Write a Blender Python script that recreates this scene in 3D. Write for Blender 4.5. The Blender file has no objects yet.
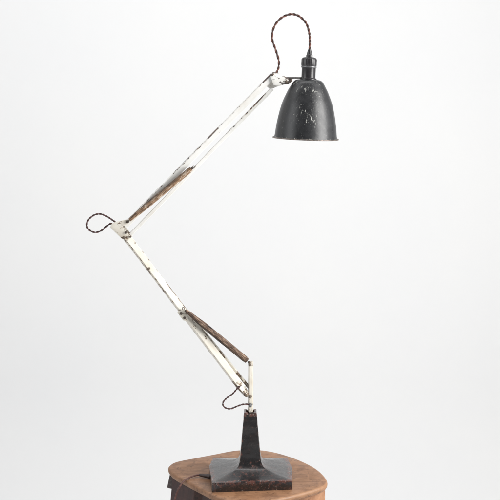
import bpy, bmesh, math, random
from mathutils import Vector, Matrix, noise
random.seed(7)
scene = bpy.context.scene
COL = scene.collection

# ------------------------------------------------------------------ camera
D, H, PITCH, F = 1.95, 0.756, math.radians(9.0), 1050.0
cd = bpy.data.cameras.new('camera'); cam = bpy.data.objects.new('camera', cd); COL.objects.link(cam)
cam.location = (0, -D, H); cam.rotation_euler = (math.radians(90) - PITCH, 0, 0)
cd.sensor_width = 36; cd.lens = F / 500 * 36; cd.clip_start = 0.05; cd.clip_end = 100
scene.camera = cam
CP, SP = math.cos(PITCH), math.sin(PITCH)

def ray(px, py):
    x = (px - 250) / F; y = -(py - 250) / F
    return Vector((x, CP + y * SP, -SP + y * CP))
def P(px, py, Y=0.0):                      # measured point -> world, on the vertical plane y = Y
    d = ray(px, py); t = (Y + D) / d.y
    return Vector((0, -D, H)) + d * t
def G(px, py, z=0.0):                      # measured point -> world, on the level plane z
    d = ray(px, py); t = (z - H) / d.z
    return Vector((0, -D, H)) + d * t
PX = D / F                                 # metres per photo pixel in the lamp's plane

# ------------------------------------------------------------------ materials
def newmat(name):
    m = bpy.data.materials.new(name); m.use_nodes = True
    nt = m.node_tree; nt.nodes.clear()
    out = nt.nodes.new('ShaderNodeOutputMaterial'); b = nt.nodes.new('ShaderNodeBsdfPrincipled')
    nt.links.new(b.outputs[0], out.inputs[0])
    return m, nt, b
def N(nt, t, **kw):
    n = nt.nodes.new(t)
    for k, v in kw.items():
        if hasattr(n, k): setattr(n, k, v)
        else: n.inputs[k.replace('_', ' ')].default_value = v
    return n
def coords(nt, scale=(1, 1, 1), rot=(0, 0, 0)):
    tc = N(nt, 'ShaderNodeTexCoord'); mp = N(nt, 'ShaderNodeMapping')
    mp.inputs['Scale'].default_value = scale; mp.inputs['Rotation'].default_value = rot
    nt.links.new(tc.outputs['Object'], mp.inputs[0]); return mp.outputs[0]
def nz(nt, vec, scale, detail=4, rough=.6, dist=0):
    n = N(nt, 'ShaderNodeTexNoise', Scale=scale, Detail=detail, Roughness=rough, Distortion=dist)
    nt.links.new(vec, n.inputs['Vector']); return n.outputs['Fac']
def ramp(nt, fac, stops, interp='LINEAR'):
    r = N(nt, 'ShaderNodeValToRGB'); r.color_ramp.interpolation = interp
    e = r.color_ramp.elements
    while len(e) < len(stops): e.new(.5)
    for i, (p, c) in enumerate(stops):
        e[i].position = p
        e[i].color = (c, c, c, 1) if isinstance(c, (int, float)) else (*c, 1)
    nt.links.new(fac, r.inputs[0]); return r.outputs[0]
def mix(nt, fac, a, b):
    m = N(nt, 'ShaderNodeMix', data_type='RGBA')
    for s, v in ((m.inputs[0], fac), (m.inputs[6], a), (m.inputs[7], b)):
        if isinstance(v, (int, float)): s.default_value = v
        elif isinstance(v, tuple): s.default_value = (*v, 1)
        else: nt.links.new(v, s)
    return m.outputs[2]
def math_(nt, op, a, b=0.0, clamp=False):
    m = N(nt, 'ShaderNodeMath', operation=op, use_clamp=clamp)
    for s, v in ((m.inputs[0], a), (m.inputs[1], b)):
        if isinstance(v, (int, float)): s.default_value = v
        else: nt.links.new(v, s)
    return m.outputs[0]
def bump(nt, b, h, strength=.3, dist=.001):
    n = N(nt, 'ShaderNodeBump', Strength=strength, Distance=dist)
    nt.links.new(h, n.inputs['Height']); nt.links.new(n.outputs[0], b.inputs['Normal'])

def m_paint(name, base, base2, chipcols, nscale=260, rough=.38, base_wear=.0, stretch=(.45, 1, 1)):
    """old enamel: paint with chips down to metal and rust wherever the 'wear' attribute is high"""
    m, nt, b = newmat(name)
    v = coords(nt, stretch)
    at = N(nt, 'ShaderNodeAttribute', attribute_name='wear_and_light').outputs['Fac']
    n1 = nz(nt, v, nscale, 3, .65, .3)
    s = math_(nt, 'ADD', n1, math_(nt, 'MULTIPLY', at, .42))
    mask = ramp(nt, math_(nt, 'ADD', s, base_wear), [(.70, 0), (.735, 1)])
    dirt_shading = ramp(nt, math_(nt, 'ADD', nz(nt, v, 60, 5, .7), math_(nt, 'MULTIPLY', at, .25)), [(.45, base), (.8, base2)])  # dirt, and the shade of the arms' sides, in the paint colour
    chip = ramp(nt, nz(nt, v, nscale * 1.3, 4, .7), [(.3, chipcols[0]), (.5, chipcols[1]), (.68, chipcols[2])])
    nt.links.new(mix(nt, mask, dirt_shading, chip), b.inputs['Base Color'])
    r = math_(nt, 'ADD', math_(nt, 'MULTIPLY', mask, .3), rough)
    nt.links.new(r, b.inputs['Roughness'])
    h = math_(nt, 'SUBTRACT', math_(nt, 'MULTIPLY', nz(nt, v, 90, 3), .3), mask)
    bump(nt, b, h, .5, .0004)
    return m

M = {}
M['white_upper'] = m_paint('white_enamel', (.80, .795, .77), (.66, .63, .57), ((.03, .027, .028), (.10, .08, .075), (.28, .17, .10)))
M['white_lower'] = m_paint('cream_enamel', (.735, .70, .625), (.60, .54, .44), ((.035, .03, .028), (.13, .09, .06), (.33, .22, .14)))

def m_spring(name, dark, mid, pale, seed):
    m, nt, b = newmat(name)
    v = coords(nt, (.28, 1.0, 1.0)); v2 = coords(nt, (1, 1, 1))
    a = math_(nt, 'ADD', math_(nt, 'MULTIPLY', nz(nt, v, 300, 4, .7, .2), .6), math_(nt, 'MULTIPLY', nz(nt, coords(nt, (.06, 1, 1)), 420, 3, .6), .4))
    c = ramp(nt, a, [(.40, dark), (.46, mid), (.52, tuple(x * 1.3 for x in mid)), (.59, pale)])
    at = N(nt, 'ShaderNodeAttribute', attribute_name='wear_and_light').outputs['Fac']
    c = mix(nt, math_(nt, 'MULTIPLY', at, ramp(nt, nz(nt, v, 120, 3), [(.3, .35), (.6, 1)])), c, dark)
    nt.links.new(c, b.inputs['Base Color'])
    b.inputs['Roughness'].default_value = .55; b.inputs['Metallic'].default_value = .15
    bump(nt, b, nz(nt, v2, 500, 4), .5, .0006)
    return m
M['spring_up'] = m_spring('rusty_spring_tan', (.030, .019, .013), (.23, .135, .075), (.72, .64, .54), 1)
M['spring_low'] = m_spring('rusty_spring_brown', (.012, .008, .007), (.105, .060, .038), (.36, .26, .19), 2)

# worn black iron of the base
def m_base():
    m, nt, b = newmat('chipped_black_iron')
    v = coords(nt)
    at = N(nt, 'ShaderNodeAttribute', attribute_name='wear_and_light').outputs['Fac']
    big = nz(nt, v, 55, 6, .7, .3); fine = nz(nt, v, 330, 4, .7, .5); mid = nz(nt, v, 130, 5, .7)
    c = ramp(nt, big, [(.35, (.010, .010, .011)), (.55, (.017, .014, .014)), (.72, (.035, .022, .018))])
    red = ramp(nt, math_(nt, 'ADD', mid, math_(nt, 'MULTIPLY', at, .20)), [(.67, 0), (.79, 1)])
    c = mix(nt, math_(nt, 'MULTIPLY', red, .8), c, (.115, .040, .028))
    pale = ramp(nt, math_(nt, 'ADD', fine, math_(nt, 'MULTIPLY', at, .10)), [(.715, 0), (.77, 1)])
    c = mix(nt, math_(nt, 'MULTIPLY', pale, .75), c, (.42, .36, .32))
    nt.links.new(c, b.inputs['Base Color'])
    nt.links.new(ramp(nt, mid, [(.3, .22), (.7, .42)]), b.inputs['Roughness'])
    b.inputs['Coat Weight'].default_value = .55; b.inputs['Coat Roughness'].default_value = .15
    h = math_(nt, 'ADD', math_(nt, 'MULTIPLY', big, 1.2), math_(nt, 'ADD', math_(nt, 'MULTIPLY', fine, .22), math_(nt, 'MULTIPLY', red, -.3)))
    bump(nt, b, h, .35, .0022)
    return m
M['base'] = m_base()

def m_shade():
    m, nt, b = newmat('scratched_dark_enamel')
    v = coords(nt); vs = coords(nt, (1, 1, .45), (.3, .5, 0))
    at = N(nt, 'ShaderNodeAttribute', attribute_name='wear_and_light').outputs['Fac']
    c = ramp(nt, nz(nt, v, 45, 6, .7), [(.35, (.014, .0145, .016)), (.7, (.027, .0275, .030))])
    n1 = nz(nt, vs, 210, 5, .72, .6); n2 = nz(nt, v, 520, 3, .7, .4); reg = nz(nt, v, 38, 2)
    k = math_(nt, 'ADD', n1, math_(nt, 'ADD', math_(nt, 'MULTIPLY', at, .20), math_(nt, 'MULTIPLY', math_(nt, 'SUBTRACT', reg, .5), .32)))
    chip = ramp(nt, k, [(.735, 0), (.785, 1)])
    spk = ramp(nt, math_(nt, 'ADD', n2, math_(nt, 'MULTIPLY', at, .08)), [(.665, 0), (.75, 1)])
    c = mix(nt, math_(nt, 'MULTIPLY', spk, .42), c, (.34, .34, .33))
    c = mix(nt, math_(nt, 'MULTIPLY', chip, .85), c, (.50, .50, .46))
    nt.links.new(c, b.inputs['Base Color'])
    nt.links.new(ramp(nt, nz(nt, v, 90, 4), [(.3, .29), (.7, .42)]), b.inputs['Roughness'])
    bump(nt, b, math_(nt, 'ADD', math_(nt, 'MULTIPLY', nz(nt, v, 60, 4), 1.0), math_(nt, 'MULTIPLY', chip, -.3)), .35, .0012)
    return m
M['shade'] = m_shade()

def m_plain(name, col, rough=.5, metal=0.0, col2=None, s=150, bs=.2):
    m, nt, b = newmat(name); v = coords(nt)
    n = nz(nt, v, s, 5, .65)
    nt.links.new(ramp(nt, n, [(.35, col), (.68, col2 or tuple(min(1, x * 1.5) for x in col))]), b.inputs['Base Color'])
    b.inputs['Roughness'].default_value = rough; b.inputs['Metallic'].default_value = metal
    bump(nt, b, n, bs, .0008)
    return m
M['bakelite'] = m_plain('black_bakelite', (.018, .017, .019), .26, 0, (.03, .028, .03), 80, .1)
M['ring'] = m_plain('dull_metal_ring', (.13, .13, .135), .4, .5)
M['bolt'] = m_plain('rusty_steel_bolt', (.16, .12, .09), .4, .7, (.42, .36, .30), 300)
M['darkbolt'] = m_plain('dark_steel_bolt', (.06, .05, .045), .4, .6, (.22, .18, .15), 300)
M['plate'] = m_plain('dark_bracket_steel', (.05, .045, .045), .4, .5, (.16, .14, .13), 300)
M['liner'] = m_plain('pale_shade_inside', (.7, .7, .68), .5)
M['rim'] = m_plain('worn_rim_steel', (.06, .055, .052), .4, .3, (.26, .21, .18), 260)
M['cord_red'] = m_plain('red_brown_braid', (.085, .030, .022), .85, 0, (.20, .085, .06), 900, .6)
M['cord_dark'] = m_plain('dark_brown_braid', (.030, .018, .017), .85, 0, (.08, .045, .04), 900, .6)
M['cord_plum'] = m_plain('plum_brown_braid', (.075, .033, .032), .85, 0, (.15, .075, .07), 900, .6)
M['flex'] = m_plain('old_brown_flex', (.07, .028, .022), .5, 0, (.13, .055, .042), 300, .2)
M['grommet'] = m_plain('dark_rubber_grommet', (.028, .016, .015), .5, 0, (.06, .035, .03), 200)

def m_wood(name, a, b_, c_, grain_scale=1.0, rough=.5, knots=True, axis=0):
    m, nt, b = newmat(name)
    sc = [10, 10, 10]; sc[axis] = .9
    v = coords(nt, tuple(sc)); v0 = coords(nt)
    g = nz(nt, v, 9 * grain_scale, 8, .68, .8)
    f = nz(nt, v, 48 * grain_scale, 4, .6)
    blot = nz(nt, v0, 14, 5, .6, .4)
    c = ramp(nt, math_(nt, 'ADD', math_(nt, 'MULTIPLY', g, .7), math_(nt, 'MULTIPLY', f, .3)), [(.28, a), (.48, b_), (.72, c_)])
    c = mix(nt, ramp(nt, blot, [(.50, 0), (.72, .55)]), c, tuple(x * .62 for x in b_))
    sp = nz(nt, v0, 75, 4, .7, .5)
    c = mix(nt, ramp(nt, sp, [(.60, 0), (.69, .75)]), c, tuple(x * .35 for x in a))
    ws = nz(nt, coords(nt, (1, .16, 1), (0, 0, .5)), 120, 4, .75, .6)
    c = mix(nt, ramp(nt, ws, [(.62, 0), (.72, .3)]), c, tuple(x * 1.35 for x in c_))
    c = mix(nt, ramp(nt, nz(nt, v0, 30, 6, .75, .8), [(.38, .5), (.54, 0)]), c, tuple(x * .8 for x in a))
    at = N(nt, 'ShaderNodeAttribute', attribute_name='wear_and_light').outputs['Fac']
    c = mix(nt, math_(nt, 'MULTIPLY', at, ramp(nt, blot, [(.3, .25), (.6, .75)])), c, (.42, .23, .12))  # seat edge highlight mixed into the wood's colour
    nt.links.new(c, b.inputs['Base Color'])
    nt.links.new(ramp(nt, blot, [(.3, rough - .1), (.7, rough + .12)]), b.inputs['Roughness'])
    bump(nt, b, math_(nt, 'ADD', g, math_(nt, 'MULTIPLY', f, .5)), .3, .0012)
    return m
M['seat'] = m_wood('worn_varnished_wood', (.12, .052, .024), (.27, .137, .070), (.36, .20, .11), grain_scale=.6)
M['legwood'] = m_wood('orange_brown_wood', (.22, .10, .05), (.38, .19, .10), (.50, .28, .16), axis=2)
M['legshaded'] = m_wood('shaded_red_wood', (.022, .009, .008), (.045, .016, .013), (.075, .03, .022), axis=2, rough=.45)  # red-brown leg wood with the left legs' shade put into its colour
M['wall'] = m_plain('matt_white_backdrop', (.840, .843, .848), .95, 0, (.858, .858, .856), 1.5, .0)

# ------------------------------------------------------------------ object helpers
def link(name, bm, mats, parent=None, M4=None, smooth=True, wear_and_light=None, angle=35):
    me = bpy.data.meshes.new(name)
    bmesh.ops.recalc_face_normals(bm, faces=bm.faces)
    bm.to_mesh(me); bm.free()
    for m in (mats if isinstance(mats, (list, tuple)) else [mats]): me.materials.append(m)
    if smooth:
        me.polygons.foreach_set('use_smooth', [True] * len(me.polygons))
        me.set_sharp_from_angle(angle=math.radians(angle))
    a = me.attributes.new('wear_and_light', 'FLOAT', 'POINT')
    if wear_and_light: a.data.foreach_set('value', [wear_and_light(v.co) for v in me.vertices])
    o = bpy.data.objects.new(name, me); COL.objects.link(o)
    o.matrix_world = M4 or Matrix.Identity(4)
    if parent:
        o.parent = parent
        o.matrix_parent_inverse = Matrix.Translation(-parent.location)
    BASEM[o.name] = (M4 or Matrix.Identity(4)).copy()
    return o
BASEM = {}
def frame(p0, p1, roll=0.0, front=Vector((0, -1, 0))):
    """x along p0->p1, z towards the viewer side, y across; origin p0"""
    x = (p1 - p0).normalized(); y = front.cross(x).normalized(); z = x.cross(y).normalized()
    R = Matrix((x, y, z)).transposed().to_4x4()
    return Matrix.Translation(p0) @ R @ Matrix.Rotation(roll, 4, 'X'), (p1 - p0).length

def bar_bm(L, w, t, bev, seg=80, taper=None, wob=0.0):
    """rectangular bar along x with rounded edges; w across (y), t deep (z)"""
    bm = bmesh.new(); prof = []
    hw, ht = w / 2, t / 2
    for cx, cz, a0 in ((hw - bev, ht - bev, 0), (-hw + bev, ht - bev, 90), (-hw + bev, -ht + bev, 180), (hw - bev, -ht + bev, 270)):
        for k in range(4):
            a = math.radians(a0 + 30 * k); prof.append((cx + bev * math.cos(a), cz + bev * math.sin(a)))
        if a0 in (0, 180):
            s = 1 if a0 == 0 else -1
            for q in (.75, .4, 0, -.4, -.75): prof.append((s * (hw - bev) * q, s * ht))
        else:
            s = -1 if a0 == 90 else 1
            prof.append((s * hw, 0))
    rings = []
    for i in range(seg + 1):
        f = i / seg; k = taper(f) if taper else 1
        dy = wob * noise.noise(Vector((f * 9, w * 900, 0)))
        rings.append([bm.verts.new((L * f, y * k + dy, z)) for y, z in prof])
    n = len(prof)
    for i in range(seg):
        for j in range(n):
            bm.faces.new((rings[i][j], rings[i][(j + 1) % n], rings[i + 1][(j + 1) % n], rings[i + 1][j]))
    bm.faces.new(rings[0]); bm.faces.new(rings[-1])
    return bm
def bar(name, p0, p1, w, t, mat, parent, bev=.0008, roll=0.0, wear_and_light=None, seg=80, taper=None, wob=0.0):
    m4, L = frame(p0, p1, roll)
    fn = (lambda c: wear_and_light(c.x / L, c.y / (w / 2), c.z / (t / 2))) if wear_and_light else None
    return link(name, bar_bm(L, w, t, bev, seg, taper, wob), mat, parent, m4, wear_and_light=fn)

def lathe_bm(prof, n=48, cap0=True, cap1=True):
    bm = bmesh.new(); rings = []
    for r, z in prof:
        rings.append([bm.verts.new((r * math.cos(2 * math.pi * k / n), r * math.sin(2 * math.pi * k / n), z)) for k in range(n)])
    for a, b in zip(rings, rings[1:]):
        for k in range(n): bm.faces.new((a[k], a[(k + 1) % n], b[(k + 1) % n], b[k]))
    if cap0: bm.faces.new(rings[0])
    if cap1: bm.faces.new(rings[-1])
    return bm
def zframe(p, axis):
    z = axis.normalized(); x = Vector((0, 1, 0)).cross(z)
    if x.length < 1e-3: x = Vector((1, 0, 0))
    x.normalize(); y = z.cross(x)
    return Matrix.Translation(p) @ Matrix((x, y, z)).transposed().to_4x4()

def catmull(pts, n):
    out = []; Q = [pts[0] * 2 - pts[1]] + list(pts) + [pts[-1] * 2 - pts[-2]]
    for i in range(1, len(Q) - 2):
        a, b, c, d = Q[i - 1:i + 3]
        for k in range(n):
            t = k / n
            out.append(.5 * ((2 * b) + (c - a) * t + (2 * a - 5 * b + 4 * c - d) * t * t + (3 * b - a - 3 * c + d) * t ** 3))
    out.append(Q[-2]); return out
def tube_into(bm, pts, r, n=8, mi=0, rf=None):
    prev = None; rings = []
    up = Vector((0, 1, 0.02))
    for i, p in enumerate(pts):
        d = (pts[min(i + 1, len(pts) - 1)] - pts[max(i - 1, 0)]).normalized()
        up = (up - d * up.dot(d)).normalized(); s = d.cross(up)
        rr = r * (rf(i / (len(pts) - 1)) if rf else 1)
        rings.append([bm.verts.new(p + (up * math.cos(2 * math.pi * k / n) + s * math.sin(2 * math.pi * k / n)) * rr) for k in range(n)])
    for a, b in zip(rings, rings[1:]):
        for k in range(n):
            f = bm.faces.new((a[k], a[(k + 1) % n], b[(k + 1) % n], b[k])); f.material_index = mi
    for q in (rings[0], rings[-1]):
        f = bm.faces.new(q); f.material_index = mi
def resample(pts, step):
    out = [pts[0]]; acc = 0
    for a, b in zip(pts, pts[1:]):
        L = (b - a).length; s = step - acc
        while s <= L: out.append(a.lerp(b, s / L)); s += step
        acc = (acc + L) % step if L + acc >= step else acc + L
    out.append(pts[-1]); return out
def twisted(name, pts, parent, mats, R=.0011, r=.00118, pitch=.0175):
    c = resample(catmull(pts, 24), .0009); bm = bmesh.new()
    up = Vector((0, 1, 0.03)); frames = []; s = 0
    for i, p in enumerate(c):
        d = (c[min(i + 1, len(c) - 1)] - c[max(i - 1, 0)]).normalized()
        up = (up - d * up.dot(d)).normalized(); frames.append((p, up.copy(), d.cross(up), s)); s += .0009 * (1 + .22 * math.sin(i * .021 + 1.3) + .10 * math.sin(i * .083))
    for q in (0, 1):
        path = [p + (u * math.cos(2 * math.pi * s / pitch + q * math.pi) + v * math.sin(2 * math.pi * s / pitch + q * math.pi)) * R for p, u, v, s in frames]
        tube_into(bm, path, r, 8, q)
    return link(name, bm, mats, parent)

def slab(name, pts2, y0, y1, mat, parent, bev=.0006, wear_and_light=None):
    """plate cut from an outline in the lamp's plane, from depth y0 (front) to y1 (back)"""
    bm = bmesh.new()
    A = [bm.verts.new(P(x, y, 0) + Vector((0, y0, 0))) for x, y in pts2]
    B = [bm.verts.new(P(x, y, 0) + Vector((0, y1, 0))) for x, y in pts2]
    bm.faces.new(A); bm.faces.new(B[::-1])
    n = len(A)
    for i in range(n): bm.faces.new((A[i], B[i], B[(i + 1) % n], A[(i + 1) % n]))
    bmesh.ops.recalc_face_normals(bm, faces=bm.faces)
    bmesh.ops.bevel(bm, geom=list(bm.edges), offset=bev, segments=2, affect='EDGES', profile=.5)
    bmesh.ops.triangulate(bm, faces=[f for f in bm.faces if len(f.verts) > 4])
    bmesh.ops.subdivide_edges(bm, edges=[e for e in bm.edges if e.calc_length() > .004], cuts=2, use_grid_fill=True)
    return link(name, bm, mat, parent, wear_and_light=wear_and_light)
def bolt(px, py, y0, rpx, length, mat, parent, name='bolt'):
    """hexagon-headed bolt through the lamp's plane, its head facing the viewer"""
    r = rpx * PX; bm = bmesh.new()
    def ring(rad, z, n, ph=0): return [bm.verts.new((rad * math.cos(2 * math.pi * k / n + ph), rad * math.sin(2 * math.pi * k / n + ph), z)) for k in range(n)]
    def loft(rs):
        for a, b in zip(rs, rs[1:]):
            for k in range(len(a)): bm.faces.new((a[k], a[(k + 1) % len(a)], b[(k + 1) % len(b)], b[k]))
        bm.faces.new(rs[0]); bm.faces.new(rs[-1])
    loft([ring(r * 1.12, 0, 18), ring(r * 1.12, .0006, 18)])
    loft([ring(r, .0006, 6, .3), ring(r, .0024, 6, .3), ring(r * .86, .0030, 6, .3)])
    loft([ring(r * .45, -length, 12), ring(r * .45, .0040, 12), ring(r * .35, .0044, 12)])
    m4 = Matrix.Translation(P(px, py, 0) + Vector((0, y0, 0))) @ Matrix.Rotation(math.radians(90), 4, 'X')
    return link(name, bm, mat, parent, m4, angle=30)

def band(t, spans):                        # 1 inside any of the spans (with soft ends)
    v = 0
    for a, b, s in spans:
        if a - .01 < t < b + .01: v = max(v, s)
    return v

# ------------------------------------------------------------------ backdrop (wall running into the floor in one sweep)
FLOOR = -0.80
def backdrop():
    bm = bmesh.new(); prof = [(-6.0, FLOOR), (-2, FLOOR)]
    R, YW = .45, 1.9
    for k in range(0, 17):
        a = math.radians(90 * k / 16); prof.append((YW - R + R * math.sin(a), FLOOR + R - R * math.cos(a)))
    prof += [(YW, 1.0), (YW, 3.6)]
    ra = [[bm.verts.new((x, y, z)) for y, z in prof] for x in (-4.5, 4.5)]
    for i in range(len(prof) - 1): bm.faces.new((ra[0][i], ra[1][i], ra[1][i + 1], ra[0][i + 1]))
    o = link('studio_backdrop', bm, M['wall'], angle=60); o['kind'] = 'structure'; return o
backdrop()

# ------------------------------------------------------------------ stool
stool = bpy.data.objects.new('wooden_stool', None); COL.objects.link(stool)
stool.location = (0, 0, FLOOR)
stool['label'] = 'worn round-cornered wooden stool carrying the desk lamp'
stool['category'] = 'stool'
outl = [(168.4, 468.5), (169.6, 464.8), (177, 461.2), (195, 457.6), (215, 453.8), (235, 450.2), (256, 449.4), (275, 452), (295, 458),
        (311, 465.2), (321, 472), (327, 479.5), (326.6, 484), (321, 487.5), (311, 490.8), (292, 495.8), (270, 500.0), (250, 501.6),
        (232, 500.0), (215, 495.6), (200, 488.4), (185, 480.6), (173.5, 474.2)]
TH = .014
def seat():
    pts = [G(x, y, 0) for x, y in outl]; n0 = len(pts)
    dense = []
    for i in range(n0):
        a, b, c, d = pts[i - 1], pts[i], pts[(i + 1) % n0], pts[(i + 2) % n0]
        for k in range(6):
            t = k / 6
            dense.append(.5 * ((2 * b) + (c - a) * t + (2 * a - 5 * b + 4 * c - d) * t * t + (3 * b - a - 3 * c + d) * t ** 3))
    n = len(dense); ctr = sum(dense, Vector()) / n
    nrm = []
    for i in range(n):
        e = dense[(i + 2) % n] - dense[i - 2]; q = Vector((e.y, -e.x, 0)).normalized()
        if q.dot(dense[i] - ctr) < 0: q = -q
        nrm.append(q)
    bm = bmesh.new(); rings = []
    for ins, z in ((.0045, 0), (.0022, -.0006), (.0006, -.0022), (0, -.0045), (.0004, -.0085), (.0024, -.0118), (.006, -.0136), (.009, -TH)):
        rings.append([bm.verts.new(dense[i] - nrm[i] * ins + Vector((0, 0, z))) for i in range(n)])
    inner = [rings[0]]
    for f in (.85, .6, .3):
        inner.append([bm.verts.new(ctr + (v.co - ctr) * f) for v in rings[0]])
    for S in (rings, inner):
        for a, b in zip(S, S[1:]):
            for k in range(n): bm.faces.new((a[k], a[(k + 1) % n], b[(k + 1) % n], b[k]))
    bm.faces.new(inner[-1]); bm.faces.new(rings[-1])
    return link('seat', bm, M['seat'], stool, angle=60, wear_and_light=lambda c: (.1 + .6 * min(1, max(0, (c.x + .02) / .06))) if -.008 < c.z < -.0004 else 0.0)  # upper rim lighter towards the right: a highlight painted into the colour
seat()
def leg(top4, bot4, mat, wear_and_light=None, label=None):
    bm = bmesh.new(); S = 24; rings = []
    for i in range(S + 1):
        f = i / S; rings.append([bm.verts.new(Vector(a).lerp(Vector(b), f)) for a, b in zip(top4, bot4)])
    for a, b in zip(rings, rings[1:]):
        for k in range(4): bm.faces.new((a[k], a[(k + 1) % 4], b[(k + 1) % 4], b[k]))
    bm.faces.new(rings[0]); bm.faces.new(rings[-1])
    bmesh.ops.bevel(bm, geom=[e for e in bm.edges if len(e.link_faces) == 2 and e.calc_face_angle(0) > .8], offset=.003, segments=3, affect='EDGES')
    o = link('leg', bm, mat, stool, wear_and_light=wear_and_light)
    if label: o['label'] = label
    return o
Z = -TH - .0002
def plank(a, b, th, splay, mat, label=None):
    """board leg: top edge a->b (under the seat), thickness th towards the back, splayed outwards"""
    a = Vector((a[0], a[1], Z)); b = Vector((b[0], b[1], Z)); d = (b - a).normalized()
    nrm = Vector((-d.y, d.x, 0)) * th
    off = Vector((splay[0], splay[1], FLOOR + .001 - Z))
    top = [a, b, b + nrm, a + nrm]
    sh = d * (b - a).length * .14
    bot = [a + off + sh, b + off - sh, b + nrm + off - sh, a + nrm + off + sh]
    return leg(top, bot, mat, label=label)
la = G(172.5, 478.5, Z); lb = G(195.0, 489.8, Z)
plank((la.x, la.y + .004), (lb.x - .001, lb.y + .006), .022, (-.085, -.05), M['legshaded'], 'red-brown leg at the left, shade painted into its colour')
ra = G(284, 500, Z); rb = G(325.3, 490.5, Z)
plank((ra.x, ra.y + .004), (rb.x, rb.y + .004), .022, (.0, -.05), M['legwood'], 'orange-brown leg at the right')
plank((.085, .055), (.045, .085), .022, (.05, .05), M['legwood'])
plank((-.085, .070), (-.112, .035), .022, (-.06, .03), M['legshaded'])
# grey batten end under the left corner
ba = G(169.8, 476, Z)
bm = bmesh.new()
bmesh.ops.create_cube(bm, size=1)
bmesh.ops.scale(bm, vec=(.012, .03, .026), verts=bm.verts)
bmesh.ops.rotate(bm, cent=(0, 0, 0), matrix=Matrix.Rotation(math.radians(12), 3, 'Y'), verts=bm.verts)
bmesh.ops.translate(bm, vec=(ba.x + .002, ba.y + .022, Z - .0165), verts=bm.verts)
bmesh.ops.bevel(bm, geom=list(bm.edges), offset=.001, segments=2, affect='EDGES')
link('batten', bm, m_plain('weathered_grey_wood', (.09, .07, .065), .6, 0, (.20, .17, .16), 200), stool)

# ------------------------------------------------------------------ lamp
lamp = bpy.data.objects.new('desk_lamp', None); COL.objects.link(lamp)
lamp['label'] = 'old balanced-arm desk lamp with dark bell shade and chipped white arms'
lamp['category'] = 'desk lamp'
lamp.location = (0, 0, 0.0)

# base: square foot with concave flanks sweeping up into a tapered square tower
TB = .0175
plan = [G(x, y, TB) for x, y in ((212.0, 483.6), (291.9, 480.8), (292.2, 467.5), (287.4, 457.6), (212.8, 457.9), (208.9, 466.0))]
CX = P(250.3, 463).x; CY = (plan[0].y + plan[3].y) / 2 - .001
YL = CY                                       # the arms stand in this plane's neighbourhood
topz = P(250, 409, 0).z
def base():
    a0, a1 = 10.4 * PX, 6.3 * PX
    sq = [(-1, -1), (1, -1), (1, .1), (1, 1), (-1, 1), (-1, .1)]
    K = 8
    def densify(pp):
        out = []
        for i in range(6):
            p, q = pp[i], pp[(i + 1) % 6]
            for k in range(K): out.append(p.lerp(q, k / K))
        return out
    lev = [(1.0, 0.0), (1.0, .0006), (1.0, .006), (1.0, .012), (1.0, TB - .0012), (.993, TB), (.965, TB + .0004), (.88, TB + .0010), (.78, TB + .0022), (.66, TB + .0037), (.54, TB + .0053), (.42, TB + .0071), (.31, TB + .0090),
           (.22, TB + .0110), (.14, TB + .0136), (.085, TB + .0165), (.045, TB + .0205), (.018, TB + .0250), (0, TB + .031)]
    z0 = lev[-1][1]
    rings = []; bm = bmesh.new()
    def put(pp, z):
        rr = []
        for v in densify(pp):
            rr.append(bm.verts.new((v.x, v.y, z)))
        rings.append(rr)
    for s, z in lev:
        aa = a0 * (1 + .045 * s)
        pp = [Vector((CX + u * aa, CY + w * aa, 0)).lerp(Vector((p.x, p.y, 0)), s) for (u, w), p in zip(sq, plan)]
        put(pp, z)
    S = 34
    for i in range(1, S + 1):
        f = i / S; a = a0 + (a1 - a0) * f; put([Vector((CX + u * a, CY + w * a, 0)) for u, w in sq], z0 + (topz - z0) * f)
    n = 6 * K
    # notch across the top: mid points of front and back edges sit lower
    a = a1
    for v in rings[-1]:
        if abs(v.co.x - CX) < a * .62: v.co.z -= .0030
    ins = [bm.verts.new((CX + (v.co.x - CX) * .7, CY + (v.co.y - CY) * .7, v.co.z)) for v in rings[-1]]
    ins2 = [bm.verts.new((CX + (v.co.x - CX) * .7, CY + (v.co.y - CY) * .7, topz - .006)) for v in rings[-1]]
    rings += [ins, ins2]
    for r in rings[1:-2]:
        for v in r:
            q = noise.noise_vector(v.co * 60) * .0006 + noise.noise_vector(v.co * 190) * .0003
            v.co += q
    for p, q in zip(rings, rings[1:]):
        for k in range(n): bm.faces.new((p[k], p[(k + 1) % n], q[(k + 1) % n], q[k]))
    bm.faces.new(rings[0]); bm.faces.new(rings[-1])
    def wear_and_light(c):
        dx, dy = abs(c.x - CX), abs(c.y - CY)
        if c.z > topz - .010: return 1.15
        if TB - .004 < c.z < TB + .0012 and max(dx, dy) > .05: return 1.15
        if c.z < TB: return .7
        if TB + .004 < c.z < TB + .03 and c.y < CY: return .62
        if c.z < TB + .030: return .15
        # tower arrises
        u = abs(abs(c.x - CX) - abs(c.y - CY))
        return .95 if u < .003 else .2
    return link('base', bm, M['base'], lamp, wear_and_light=wear_and_light, angle=28)
BASE = base()
DY = CY  # centre depth of lamp in y

# everything above turns about the tower's axis, i.e. lies in planes near y = CY.
def PL(px, py, dy=0.0):
    """measured point on the lamp's own plane, shifted dy towards the back"""
    p = P(px, py, CY); return p + Vector((0, dy, 0))
_P = P
def P(px, py, Y=0.0): return _P(px, py, CY + Y)

# post
W, WL = M['white_upper'], M['white_lower']
def wear_post(t, u, v): return max(band(t, [(.05, .5, .5), (.97, 1, .5)]) if u > .8 else 0.0, band(t, [(.0, .34, .36), (.93, 1, .4)]))
bar('post', P(250.5, 411.5), P(250.8, 361.5), 4.7 * PX, .009, WL, lamp, .0012, roll=math.radians(9), wear_and_light=wear_post)
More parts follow.
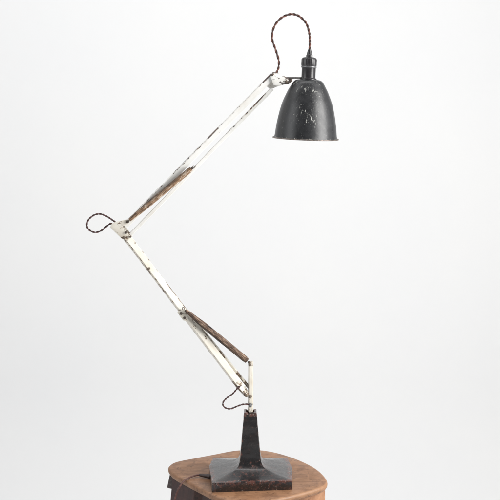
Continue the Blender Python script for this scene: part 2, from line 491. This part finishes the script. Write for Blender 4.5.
# lower arm
def wear_shading_low(t, u, v):
    s = band(t, [(.0, .02, .7), (.97, 1, .7)])
    if u < -.85: s = max(s, band(t, [(0, .47, .41), (.47, .9, .22), (.9, .97, .85)]))       # edge to the lower left: chips, and its shaded side put into the colour
    if u > .7: s = max(s, band(t, [(.30, .47, .66), (.02, .3, .3), (.6, .63, .6)]))
    if abs(u) <= .75: s = max(s, band(t, [(.53, .56, .30), (.62, .64, .38), (.91, .93, .42)]), .05)
    return s
e0, e1 = P(124.8, 234.5), P(248.0, 396.2)
bar('lower_arm', e1, e0, 7.0 * PX, .0125, WL, lamp, .0010, roll=math.radians(26),
    wear_and_light=lambda t, u, v: wear_shading_low(1 - t, -u, v), seg=160, taper=lambda f: (1 if f < .45 else 1 - .02 * min(1, (f - .45) / .12)) if f > .06 else .55 + .45 * f / .06)
bar('lower_tie_rod', P(187.2, 311.0, .002), P(249.2, 387.6, .002), 2.7 * PX, .004, WL, lamp, .0005, roll=.2,
    wear_and_light=lambda t, u, v: max(.22, band(t, [(.45, .62, .45), (.80, .98, .66)])), seg=80)
# upper arm
def wear_shading_up(t, u, v):        # t from elbow to head, u > 0 is the upper-left edge
    s = 0
    if u > .80: s = max(s, band(t, [(0, .26, .35), (.35, .5, .52), (.585, .635, .95), (.50, .585, .40), (.645, .95, .28), (.95, 1, .9)]))  # chips, plus the dark shaded side put into the paint colour
    
    return s
u0, u1 = P(125.1, 226.0), P(273.2, 75.3)
bar('upper_arm', u0, u1, 5.5 * PX, .010, W, lamp, .0009, roll=math.radians(9), wear_and_light=wear_shading_up, seg=180)
def wear_tie(t, u, v):
    if u > .35: return band(t, [(.86, .955, .78), (.70, .86, .36), (.42, .7, .10)])
    return 0.0
bar('upper_tie_rod', P(129.6, 235.4, .003), P(272.2, 88.6, .003), 3.5 * PX, .005, W, lamp, .0007, roll=math.radians(10), wear_and_light=wear_tie, seg=160)

# elbow plates and head plates
def wp(c): return .45
slab('elbow_plate', [(110.4, 226.6), (112.6, 222.8), (117, 221.0), (128.4, 218.8), (130.6, 221), (127.5, 223.8), (123.4, 225.8), (126.6, 230.6), (131.4, 236.2), (128, 240.2), (122.6, 238.2)], -.0092, -.0066, WL, lamp,
     wear_and_light=lambda c: .6 if c.z < P(125, 235).z else .22)
slab('elbow_plate', [(111.4, 226.8), (113.6, 223.4), (117, 222), (129, 220.2), (131.4, 222), (124.4, 226.4), (127.4, 230.6), (132.2, 236.5), (128.5, 239.8), (123.4, 237.4)], .0068, .0092, WL, lamp, wear_and_light=lambda c: .4)
slab('head_plate', [(270.0, 76.8), (272.8, 71.8), (277.5, 73.0), (288.0, 78.0), (288.8, 80.4), (285.2, 83.6), (279.2, 86.0), (273.6, 85.2)], -.0092, -.0066, W, lamp,
     wear_and_light=lambda c: .58 if c.x > P(284, 80).x else (.42 if c.z > P(272, 75).z else .25))
slab('head_plate', [(270.4, 76.5), (272.6, 72.6), (279.5, 74.2), (287.2, 78.2), (288.2, 80.8), (284.6, 84.4), (277.2, 86.6), (270.6, 89.6), (266.5, 86)], .0068, .0092, W, lamp, wear_and_light=lambda c: .2)

slab('spring_clip', [(179.4, 307.6), (185.4, 309.2), (188.4, 316.4), (187.0, 320.2), (183.4, 319.4), (177.6, 311.6)], -.0088, -.0070, WL, lamp, wear_and_light=lambda c: .28)
# springs: close-wound coils, thinner at the ends, each with its hooks
def spring(name, p0, p1, r, mat, taper, darkside, pitch=.0023):
    m4, L = frame(p0, p1); bm = bmesh.new(); n = 20; turns = int(L / pitch); rings = []
    per = 5
    for i in range(turns * per + 1):
        f = i / (turns * per); rr = r * taper(f) * (1 + .045 * math.sin(2 * math.pi * i / per)) 
        wob = .0
        rings.append([bm.verts.new((L * f, rr * math.cos(2 * math.pi * k / n) + wob, rr * math.sin(2 * math.pi * k / n))) for k in range(n)])
    for a, b in zip(rings, rings[1:]):
        for k in range(n): bm.faces.new((a[k], a[(k + 1) % n], b[(k + 1) % n], b[k]))
    bm.faces.new(rings[0]); bm.faces.new(rings[-1])
    o = link(name, bm, mat, lamp, m4, wear_and_light=lambda c: min(1, max(0, darkside * c.y / r * 1.1 - .1) + max(0, -math.sin(2 * math.pi * c.x / (L / turns))) * .22))  # darker along one side; shade between the coils put into the colour
    for e, s in ((0, -1), (L, 1)):
        hk = bmesh.new()
        pts = [Vector((e - s * .002, 0, 0)), Vector((e + s * .002, 0, .0005)), Vector((e + s * .0055, .0022, 0)), Vector((e + s * .008, 0, 0)), Vector((e + s * .0055, -.0022, 0)), Vector((e + s * .003, -.001, 0))]
        tube_into(hk, catmull(pts, 6), .0007, 8)
        h = link('hook', hk, M['darkbolt'], None, m4); h.parent = o; h.matrix_parent_inverse = Matrix.Identity(4); h.matrix_basis = Matrix.Identity(4)
    return o
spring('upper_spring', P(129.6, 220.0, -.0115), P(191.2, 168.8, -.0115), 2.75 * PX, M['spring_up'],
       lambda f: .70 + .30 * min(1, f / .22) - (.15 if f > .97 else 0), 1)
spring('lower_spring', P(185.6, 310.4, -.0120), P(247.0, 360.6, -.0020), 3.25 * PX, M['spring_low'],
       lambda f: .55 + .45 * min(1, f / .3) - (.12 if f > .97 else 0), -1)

# bolts
for px, py, y0, r, mm in ((124.8, 236.8, -.0092, 1.5, 'bolt'), (126.6, 231.8, -.0092, 1.2, 'darkbolt'), (131.0, 236.0, -.0092, .9, 'darkbolt'),
                          (128.4, 221.2, -.0092, 1.2, 'darkbolt'), (148.9, 268.0, -.0062, 1.6, 'bolt'), (181.4, 312.6, -.0088, 1.15, 'darkbolt'), (184.9, 316.9, -.0088, 1.3, 'darkbolt'),
                          (192.4, 167.8, -.0062, 1.3, 'darkbolt'), (249.8, 363.8, -.0068, 1.5, 'bolt'), (250.4, 395.2, -.0072, 1.5, 'bolt'),
                          (272.2, 75.2, -.0092, .9, 'darkbolt'), (286.4, 81.8, -.0092, 1.3, 'bolt'), (247.0, 385.6, -.004, .8, 'darkbolt')):
    bolt(px, py, y0, r, .018, M[mm], lamp)

# shade ------------------------------------------------------------
rimc, topc = P(305.6, 138.3), P(308.3, 79.5)
ax = (topc - rimc).normalized()
HS = (topc - rimc).length
# bell profile (radius px, fraction of height)
bell = [(31.6, 0), (31.0, .03), (30.5, .08), (29.7, .20), (29.0, .27), (28.3, .34), (26.6, .475), (24.4, .61), (21.2, .745), (19.2, .82), (17.2, .88), (15.4, .935), (13.6, .972), (12.0, .988), (10, .996), (8, .999), (6.2, 1.0)]
bell = [(r, f) for r, f in bell]
prof = [(r * PX, f * HS) for r, f in bell]
inner = [(max(r * PX - .0012, .004), f * HS - .0012 * f) for r, f in bell][::-1]
def lathe_smooth(pr, k=3):
    v = [Vector((a, b, 0)) for a, b in pr]; return [(q.x, q.y) for q in catmull(v, k)]
m4s = zframe(rimc, ax)
shade = link('lamp_shade', lathe_bm(lathe_smooth(prof), 96, False, False), M['shade'], lamp, m4s, angle=50,
             wear_and_light=lambda c: max(.55 if c.z > HS * .9 else 0, .75 if c.z < .002 else 0, (.62 if (-.028 < c.x < .020 and c.z > HS * .25) else .30)))
bmi = lathe_bm(lathe_smooth(inner), 96, False, True)
li = link('shade_lining', bmi, M['liner'], None, m4s, angle=50)
li.parent = shade; li.matrix_parent_inverse = Matrix.Identity(4); li.matrix_basis = Matrix.Identity(4)
# rolled rim
bm = bmesh.new(); R0, rr = 32.3 * PX, .0012; nn, mm_ = 96, 10; rg = []
for i in range(nn):
    a = 2 * math.pi * i / nn
    rg.append([bm.verts.new(((R0 + rr * math.cos(2 * math.pi * j / mm_)) * math.cos(a), (R0 + rr * math.cos(2 * math.pi * j / mm_)) * math.sin(a), rr * math.sin(2 * math.pi * j / mm_))) for j in range(mm_)])
for i in range(nn):
    for j in range(mm_): bm.faces.new((rg[i][j], rg[(i + 1) % nn][j], rg[(i + 1) % nn][(j + 1) % mm_], rg[i][(j + 1) % mm_]))
rm = link('rim', bm, M['rim'], None, m4s); rm.parent = shade; rm.matrix_parent_inverse = Matrix.Identity(4); rm.matrix_basis = Matrix.Identity(4)

# lamp holder: flange, barrel, ring, ribbed cap, cord grip
m4h = zframe(topc - ax * .0008, ax)
def q(l): return [(r * PX, z * PX) for r, z in l]
holder = link('lamp_holder', lathe_bm(q([(7.8, 0), (8.2, .3), (8.2, 1.2), (7.3, 1.6), (6.9, 2.2), (6.9, 11.2), (7.1, 11.8)]), 64), M['bakelite'], lamp, m4h, angle=30)
def sub(name, pr, mat, n=64):
    o = link(name, lathe_bm(q(pr), n), mat, None, m4h, angle=30); o.parent = holder; o.matrix_parent_inverse = Matrix.Identity(4); o.matrix_basis = Matrix.Identity(4); return o
sub('ring', [(7.3, 11.8), (7.6, 12.1), (7.6, 13.2), (7.3, 13.5)], M['ring'])
bmc = lathe_bm(q([(7.2, 13.5), (7.5, 13.9), (7.5, 19.6), (7.0, 20.8), (6.0, 21.5), (4.2, 22.0), (3.0, 22.1)]), 96)
for v in bmc.verts:
    rad = math.hypot(v.co.x, v.co.y)
    if rad > 7.3 * PX:
        a = math.atan2(v.co.y, v.co.x); k = 1 + .010 * (1 if int((a + 7) / (2 * math.pi) * 48) % 2 else -1)
        v.co.x *= k; v.co.y *= k
cp = link('cap', bmc, M['bakelite'], None, m4h, angle=30); cp.parent = holder; cp.matrix_parent_inverse = Matrix.Identity(4); cp.matrix_basis = Matrix.Identity(4)
sub('cord_grip', [(3.2, 22.1), (3.1, 24.0), (2.5, 24.6), (2.4, 26.2), (1.8, 28.2), (1.5, 29.4)], M['bakelite'], 32)
# shade carrier plate and knuckle
slab('shade_carrier', [(283.5, 77.1), (302.5, 77.2), (302.5, 78.6), (292.0, 78.7), (289.5, 80.6), (285.0, 80.6)], -.0045, .0045, M['plate'], lamp, .0003)

slab('knuckle', [(284.6, 78.9), (292.6, 78.9), (291.6, 81.6), (288.6, 84.2), (284.4, 84.4)], -.0040, .0040, W, lamp, .0005, wear_and_light=lambda c: .72)
# cords -------------------------------------------------------------
red = [M['cord_red'], M['cord_dark']]; plum = [M['cord_plum'], M['cord_dark']]
gx = topc + ax * 28.5 * PX
pts = [gx] + [P(x, y) for x, y in ((310.0, 42), (309.6, 33), (306.3, 22.5), (298.5, 15.2), (289.5, 13.9), (279.8, 18.8), (273.6, 28), (272.3, 38.5), (275.6, 49), (278.8, 60), (278.6, 67.4), (276.6, 72.5))]
pts = [p + Vector((0, .016 * math.sin(math.pi * i / (len(pts) - 1)), 0)) for i, p in enumerate(pts)]
twisted('cord', pts, lamp, red)
pts = [P(x, y) for x, y in ((119, 223.2), (115.2, 221.6), (108, 216.8), (101.5, 214), (95, 214.6), (89.2, 218.8), (86.8, 224.4), (88.6, 229.6), (94.6, 232.4), (100.6, 231.0), (106, 226.8), (110.4, 223.9), (114.5, 225.8))]
pts = [p + Vector((0, -.004 + .008 * i / 12, 0)) for i, p in enumerate(pts)]
twisted('cord', pts, lamp, plum, .00085, .00095, .015)
pts = [P(x, y, -.011) for x, y in ((240.5, 385.6), (237.4, 388.4), (232.8, 393.6), (226.6, 398.2), (223.0, 402.6), (224.2, 407.0), (230.4, 408.8), (237.6, 406.0), (244, 404.2), (250.0, 404.5))]
twisted('cord', pts, lamp, plum, .0008, .0009, .015)
# gland where the cord enters the post
g4 = Matrix.Translation(P(250.2, 404.6, -.0045)) @ Matrix.Rotation(math.radians(90), 4, 'X')
link('cord_gland', lathe_bm([(.0036, 0), (.0037, .004), (.0030, .0052), (.0032, .0062), (.0030, .0085), (.0018, .0098)], 24), M['ring'], lamp, g4)
# grommet at the arm where the lower cord leaves it
g4 = Matrix.Translation(P(238.4, 387.0, -.0052)) @ Matrix.Rotation(math.radians(90), 4, 'X')
link('grommet', lathe_bm([(.0030, 0), (.0030, .0022), (.0016, .0032)], 20), M['darkbolt'], lamp, g4)
# mains flex out of the foot, over the seat's edge and down in front of the leg
gA, gB = G(210.5, 476.5, .0055), G(199.5, 475.0, .0050)
m4, L = frame(gA, gB, front=Vector((0, 0, 1)))
bmg = bmesh.new()
tube_into(bmg, [Vector((L * f, 0, 0)) for f in (0, .25, .5, .75, 1)], .0046, 16, rf=lambda f: 1 - .45 * f)
link('cable_sleeve', bmg, M['grommet'], lamp, m4)
fl = [gA + Vector((.003, 0, 0)), gB, G(193, 476.2, .0036), G(187.5, 478.6, .0030), G(182.8, 482.0, -.001)]
fl += [G(182.0, 482.6, -.001) + Vector((-.004, -.007, -.006)), G(178, 488.0, -.014) + Vector((-.001, -.008, -.004))]
e = fl[-1]
fl += [e + Vector((-.008, -.010, -.028)), e + Vector((-.012, -.014, -.07)), e + Vector((-.013, -.02, -.2)), e + Vector((-.02, -.03, -.42)), Vector((e.x - .03, e.y - .05, FLOOR + .006)),
       Vector((e.x - .10, e.y - .03, FLOOR + .003)), Vector((e.x - .3, e.y + .06, FLOOR + .003))]
bmf = bmesh.new(); tube_into(bmf, catmull(fl, 12), .0017, 10)
link('mains_flex', bmf, M['flex'], lamp)

# ------------------------------------------------------------------ light: bright white studio
w = bpy.data.worlds.new('World'); scene.world = w; w.use_nodes = True
nt = w.node_tree; bg = nt.nodes['Background']; bg.inputs[1].default_value = .8
tc = nt.nodes.new('ShaderNodeTexCoord'); sp = nt.nodes.new('ShaderNodeSeparateXYZ'); nt.links.new(tc.outputs['Generated'], sp.inputs[0])
# unseen surroundings graded for contrast: bright at sides and beyond, dim overhead and behind
cr = ramp(nt, math_(nt, 'SUBTRACT', math_(nt, 'ADD', math_(nt, 'MULTIPLY', sp.outputs[1], .5), .5), math_(nt, 'MULTIPLY', sp.outputs[2], .22)), [(.05, (.12, .12, .12)), (.35, (.74, .75, .765)), (.6, (.98, .985, .99))])
nt.links.new(cr, bg.inputs[0])
def area(name, loc, target, sx, sy, power, col=(1, 1, 1)):
    l = bpy.data.lights.new(name, 'AREA'); l.shape = 'RECTANGLE'; l.size = sx; l.size_y = sy; l.energy = power; l.color = col
    o = bpy.data.objects.new(name, l); COL.objects.link(o); o.location = loc
    o.rotation_euler = (Vector(target) - Vector(loc)).to_track_quat('-Z', 'Y').to_euler(); return o
area('window_light', (1.4, -.72, .95), (0, 0, .4), 1.0, 1.5, 55, (1.0, .99, .97))
area('fill_light', (-1.9, -1.0, 1.3), (0, .2, .4), 1.4, 1.6, 17, (.97, .985, 1.0))
area('backdrop_light', (-.55, -.1, 2.8), (-.35, 1.9, .65), 3.4, .8, 35, (1, 1, 1))

# ------------------------------------------------------------------ render settings
scene.render.engine = 'CYCLES'
scene.view_settings.view_transform = 'Standard'; scene.view_settings.look = 'None'
scene.view_settings.exposure = 0; scene.view_settings.gamma = 1
